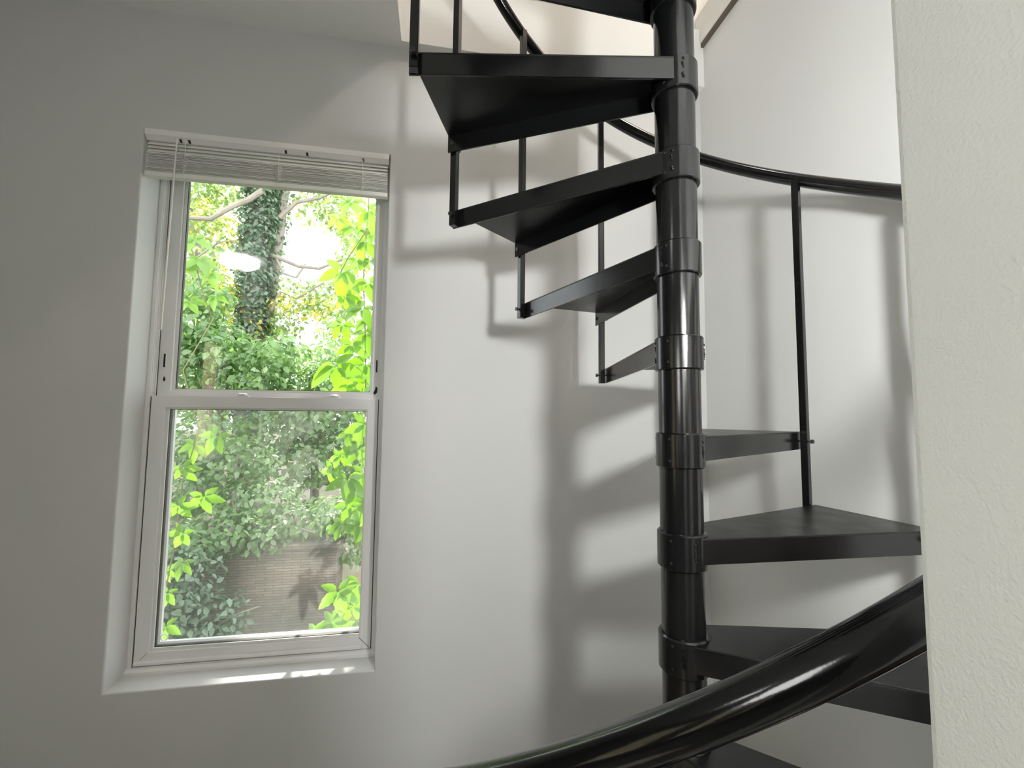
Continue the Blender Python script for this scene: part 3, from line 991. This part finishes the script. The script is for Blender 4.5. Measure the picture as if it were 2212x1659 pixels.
can = blobs_px([
    (420, 430, 8.6, .6, .6, .5, 240), (470, 520, 8.4, .6, .5, .5, 240), (500, 400, 8.3, .6, .5, .4, 200), (430, 330, 8.8, .9, .6, .6, 240),
    (620, 330, 8.8, .8, .6, .5, 200), (700, 400, 8.8, .6, .6, .4, 140), (660, 450, 8.6, .5, .5, .25, 60), (730, 470, 8.8, .4, .5, .4, 110),
    (640, 640, 8.6, .6, .6, .35, 150), (720, 640, 8.8, .6, .6, .4, 180), (770, 560, 9.0, .4, .6, .5, 120), (440, 620, 8.2, .5, .5, .5, 200), (600, 700, 8.3, .5, .5, .3, 130)])
SUNV = Vector((-0.03, 1.0, 0.92))
for sx_, rz_, n_ in ((-0.96, .55, 800), (-0.12, .5, 500), (-1.55, .6, 400)):  # unseen leaf clumps added to keep sun off parts of the sill
    c_ = Vector((sx_, 1.80, WZ0)) + SUNV * 6.2
    can.append((tuple(c_ + Vector((0, 0, 0.75))), (.26, .5, 1.2), n_))
yel = blobs_px([(480, 600, 7.8, .3, .3, .45, 70), (500, 660, 7.8, .25, .3, .35, 60), (430, 470, 8.0, .35, .3, .4, 50), (560, 700, 7.9, .2, .3, .4, 40), (660, 660, 7.9, .6, .4, .25, 80), (500, 500, 8.0, .3, .3, .4, 40)])
tree('forked_tree', 'tall forked tree with an ivy covered trunk seen through the upper pane', TY, tp, [0.24, 0.22, 0.21, 0.20, 0.18, 0.16, 0.14, 0.10], brs,
     [(ivy, (0.10, 0.18), M_IVY, 21), (can, (0.10, 0.20), M_CANOPY, 31), (yel, (0.08, 0.15), M_YELLOW, 41)])

# trees further back, closing the view
FY = 13.0
far = blobs_px([(380, 560, FY, 1.0, 1, 1.2, 420), (450, 700, FY, 1.2, 1, 1.0, 480), (560, 760, FY, 1.0, 1, .7, 380), (680, 780, FY, 1.0, 1, .55, 240),
                (760, 700, FY, 1.0, 1, .9, 340), (780, 480, FY, .8, 1, 1.2, 240), (400, 380, FY, 1.0, 1, 1.2, 300), (600, 870, FY, 2.2, 1, .7, 600), (760, 850, FY, 1.2, 1, .7, 380), (420, 850, FY, 1.2, 1, .8, 420)])
c = at(470, 800, FY)
tree('background_tree', 'pale leafy tree furthest back behind the forked tree', FY, [(c[0], c[1], GZ), c, at(440, 600, FY), at(400, 400, FY)], [0.3, 0.25, 0.2, 0.12],
     [([at(460, 700, FY), at(520, 620, FY), at(600, 600, FY)], .08, .03)], [(far, (0.16, 0.30), M_CANOPY, 51)])

side = [((0.2, FY, E + .2), (1.3, 1, 1.6), 420), ((1.9, FY, E + 1.2), (1.4, 1, 1.8), 420), ((0.9, FY, E + 2.8), (1.5, 1, 1.3), 380), ((3.4, FY, E + .4), (1.5, 1, 1.8), 420)]
tree('outer_tree', 'leafy tree out of view to the right of the garden', FY, [(1.2, FY, GZ), (1.2, FY, E), (1.3, FY, E + 2.5)], [0.28, 0.22, 0.12],
     [([(1.2, FY, E), (2.2, FY, E + .8), (3.2, FY, E + 1.0)], .08, .03)], [(side, (0.16, 0.30), M_CANOPY, 55)])

# shrubs between the tree and the wall
BY = 5.4
b1 = blobs_px([(420, 700, BY, .35, .4, .35, 240), (470, 760, BY, .45, .4, .35, 300), (400, 800, BY, .4, .4, .4, 280), (540, 810, BY, .45, .4, .3, 260), (450, 640, BY, .25, .3, .25, 110), (600, 760, BY, .35, .4, .22, 130)])
c = at(440, 900, BY)
tree('leafy_shrub', 'light green broad-leaved shrub at the left of the upper pane', BY, [(c[0], c[1], GZ), c, at(440, 760, BY)], [0.06, 0.05, 0.03],
     [([at(440, 860, BY), at(480, 790, BY), at(540, 760, BY)], .03, .012)], [(b1, (0.09, 0.17), M_BUSH, 61)], 'shrub')
b2 = blobs_px([(640, 840, 5.8, .55, .4, .35, 300), (720, 830, 5.8, .5, .4, .3, 260), (690, 900, 5.4, .6, .4, .3, 340), (600, 930, 5.4, .6, .4, .3, 320), (760, 960, 5.4, .4, .4, .45, 260), (660, 1000, 5.2, .6, .4, .3, 320), (740, 760, 6, .4, .4, .2, 90)])
c = at(680, 1050, 5.5)
tree('rounded_shrub', 'dense green shrub behind the middle of the tall window', 5.5, [(c[0], c[1], GZ), c, at(680, 880, 5.6)], [0.07, 0.05, 0.03],
     [([at(680, 980, 5.6), at(620, 900, 5.6), at(580, 860, 5.6)], .03, .012)], [(b2, (0.08, 0.16), M_BUSH, 71)], 'shrub')
b3 = blobs_px([(420, 950, 4.4, .3, .3, .3, 240), (500, 1000, 4.3, .4, .3, .25, 300), (420, 1060, 4.2, .3, .3, .25, 260), (560, 1080, 4.1, .4, .3, .2, 260), (650, 1120, 4.0, .35, .3, .14, 200),
               (730, 1110, 4.0, .3, .3, .2, 220), (480, 1150, 3.8, .35, .25, .2, 240), (400, 1180, 3.6, .25, .25, .2, 170), (570, 1160, 3.8, .25, .2, .14, 120), (760, 1180, 4.0, .16, .2, .18, 90)])
c = at(520, 1100, 4.3)
tree('overhanging_shrub', 'darker green shrub hanging over the top of the brown garden wall', 4.3, [(c[0], c[1] + .2, GZ), (c[0], c[1] + .2, c[2]), at(520, 1000, 4.4)], [0.06, 0.05, 0.03],
     [([at(520, 1080, 4.3), at(600, 1130, 4.0), at(680, 1150, 3.7)], .014, .006), ([at(480, 1100, 4.2), at(430, 1200, 3.6), at(415, 1280, 3.5)], .012, .006)],
     [(b3, (0.06, 0.11), M_BUSH, 81)], 'shrub')
b4 = blobs_px([(400, 1250, 3.45, .25, .2, .22, 200), (440, 1330, 3.4, .3, .2, .2, 220), (400, 1400, 3.3, .3, .2, .2, 200), (480, 1390, 3.4, .2, .2, .12, 90), (370, 1320, 3.3, .2, .2, .25, 160)])
c = at(400, 1400, 3.4)
tree('shaded_shrub', 'dark shaded shrub low at the left of the brown garden wall', 3.4, [(c[0], c[1], GZ), c, at(400, 1300, 3.4)], [0.03, 0.025, 0.012],
     [([at(430, 1380, 3.4), at(500, 1330, 3.35), at(560, 1310, 3.3)], .006, .003)], [(b4, (0.05, 0.10), M_IVY, 91)], 'shrub')


# creeper with big five-part leaves just outside the glass
def leaflet(L, W, seg=5):
    pts = []
    for k in range(seg + 1):
        f = k / seg
        w = W * (math.sin(math.pi * min(1, f ** 0.75)) ** 0.8) * 0.5 if 0 < f < 1 else 0
        if 0 < k < seg and k % 2 == 0:
            w *= 0.88
        pts.append((f * L, w))
    return pts


def creeper_leaf_mesh(seed):
    g = random.Random(seed)
    V, F = [], []
    angs = [-115, -55, 0, 55, 115]
    lens = [0.62, 0.88, 1.0, 0.88, 0.62]
    for a, l in zip(angs, lens):
        a = R(a + g.uniform(-10, 10)); l *= g.uniform(0.9, 1.1) * 0.112
        W = l * 0.52
        ca, sa = math.cos(a), math.sin(a)
        tilt = g.uniform(-0.25, 0.25)
        mid, lf, rt = [], [], []
        for x, w in leaflet(l, W, 8):
            x += 0.006
            zc = -0.9 * (x * x) / 0.112 * 0.35 + tilt * x
            def put(xx, yy, zz):
                V.append((xx * ca - yy * sa, xx * sa + yy * ca, zz)); return len(V) - 1
            mid.append(put(x, 0, zc)); lf.append(put(x, w, zc + w * 0.35)); rt.append(put(x, -w, zc + w * 0.35))
        for k in range(len(mid) - 1):
            F.append((mid[k], mid[k + 1], lf[k + 1], lf[k])); F.append((mid[k], rt[k], rt[k + 1], mid[k + 1]))
    me = raw_mesh('leaf', V, F, M_CREEPER)
    for p in me.polygons:
        p.use_smooth = True
    return me


leaf_meshes = [creeper_leaf_mesh(s) for s in range(6)]


def creeper(label, stems, leaves, seed):
    org = np.array(stems[0][0])
    root = link('virginia_creeper', None, loc=tuple(org), label=label, cat='vine')
    g = random.Random(seed)
    for st in stems:
        q = [tuple(np.array(p) - org) for p in st]
        obj('stem', lambda bm: tube(bm, q, 0.003, 6), M_STEM, root, smooth=True)
    for p, s, spin in leaves:
        face = Vector((g.uniform(-.35, .35), -1.0, g.uniform(-0.1, 0.9))).normalized()
        rot = face.to_track_quat('Z', 'X').to_matrix().to_4x4() @ Matrix.Rotation(spin, 4, 'Z')
        o = link('leaf', leaf_meshes[g.randrange(6)], root)
        o.matrix_local = Matrix.Translation(Vector(p) - Vector(org)) @ rot @ Matrix.Scale(s, 4)
    return root


def lv(lst, seed):
    g = random.Random(seed)
    out = []
    for px, py, y, s in lst:
        out.append((at(px, py, y), s, g.uniform(-0.6, 0.6) + R(180)))
    return out


VY = 2.42
right_top = [(760, 435, VY, 1.0), (795, 455, VY + .05, 1.1), (730, 470, VY + .1, .8), (790, 520, VY, 1.1), (770, 560, VY + .08, .9), (738, 585, VY - .05, 1.25), (795, 610, VY, 1.0),
             (745, 640, VY + .05, 1.0), (785, 665, VY, 1.1), (740, 700, VY, .9), (790, 720, VY + .06, 1.0), (760, 745, VY, .9), (725, 790, VY - .08, 1.5), (790, 785, VY + .05, 1.1), (745, 835, VY, 1.1), (785, 850, VY - .05, 1.2), (710, 850, VY + .05, .8)]
right_top += [(800, 560, VY + .1, 1.0), (765, 490, VY + .12, 1.0), (800, 690, VY + .1, 1.0), (770, 810, VY + .1, 1.0), (805, 830, VY + .12, .9), (755, 610, VY + .14, .9), (805, 500, VY + .14, .9)]
right_mid = [(790, 915, VY, 1.1), (755, 935, VY + .05, .8), (775, 970, VY, 1.0), (735, 985, VY + .04, .7), (750, 1035, VY - .06, 1.2), (785, 1020, VY, 1.0), (720, 1015, VY, .8), (790, 1080, VY + .05, 1.0), (755, 1090, VY, .9), (740, 1130, VY, .8), (780, 1135, VY, .9)]
right_low = [(730, 1275, VY - .05, 1.1), (775, 1260, VY, .9), (760, 1310, VY, 1.1), (785, 1330, VY + .04, 1.0), (720, 1345, VY, 1.0), (685, 1365, VY, .9), (755, 1365, VY - .04, 1.0), (645, 1385, VY, .7), (790, 1375, VY, .9)]
right_mid += [(800, 960, VY + .1, 1.0), (800, 1110, VY + .1, 1.0), (770, 1060, VY + .12, .9)]
right_low += [(800, 1290, VY + .1, 1.0), (740, 1320, VY + .1, .9), (775, 1350, VY + .12, .9)]
left_top = [(420, 515, 2.9, 1.0), (432, 560, 2.9, 1.1), (455, 590, 2.9, .9), (405, 575, 2.9, .9), (465, 640, 3.0, .8), (410, 650, 3.0, .9)]
left_low = [(a_, b_, c_, d_ * 0.78) for a_, b_, c_, d_ in [(470, 940, VY + .2, 1.2), (420, 960, VY + .2, 1.0), (395, 1010, VY + .1, 1.0), (440, 1070, VY + .1, 1.2), (385, 1090, VY, 1.0), (395, 1150, VY, .9), (395, 1215, VY, .9), (362, 1280, VY, .8), (358, 1352, VY, .9), (360, 1230, VY + .1, .7), (372, 1395, VY + .1, .7)]]
rs = at(800, 1420, VY + .05)
creeper('hanging creeper with large yellow-green five-part leaves along the right side of the tall window',
        [[(rs[0], rs[1], GZ), rs, at(790, 1340, VY + .05), at(788, 1200, VY + .06), at(770, 1150, VY + .05), at(790, 1060, VY + .05), at(785, 960, VY + .05), at(790, 870, VY + .06), at(790, 750, VY + .05), at(785, 600, VY + .05), at(796, 450, VY + .05), at(800, 300, VY + .05)],
         [at(790, 500, VY), at(750, 560, VY), at(735, 590, VY)], [at(790, 1345, VY + .05), at(765, 1310, VY + .03), at(735, 1285, VY)], [at(790, 1390, VY + .03), at(720, 1360, VY + .03), at(660, 1390, VY)]],
        lv(right_top + right_mid + right_low, 1), 1)
ls_ = at(345, 1410, VY + .05)
creeper('creeper climbing along the left edge of the tall window up beside the mirrored lamp',
        [[(ls_[0], ls_[1], GZ), ls_, at(355, 1290, VY + .05), at(380, 1160, VY + .05), at(395, 1040, VY + .1), at(430, 930, VY + .2), at(395, 800, 2.75), at(460, 690, 3.0), at(440, 640, 2.95), at(420, 560, 2.92), at(400, 480, 2.92)]],
        lv(left_top + left_low, 5), 5)
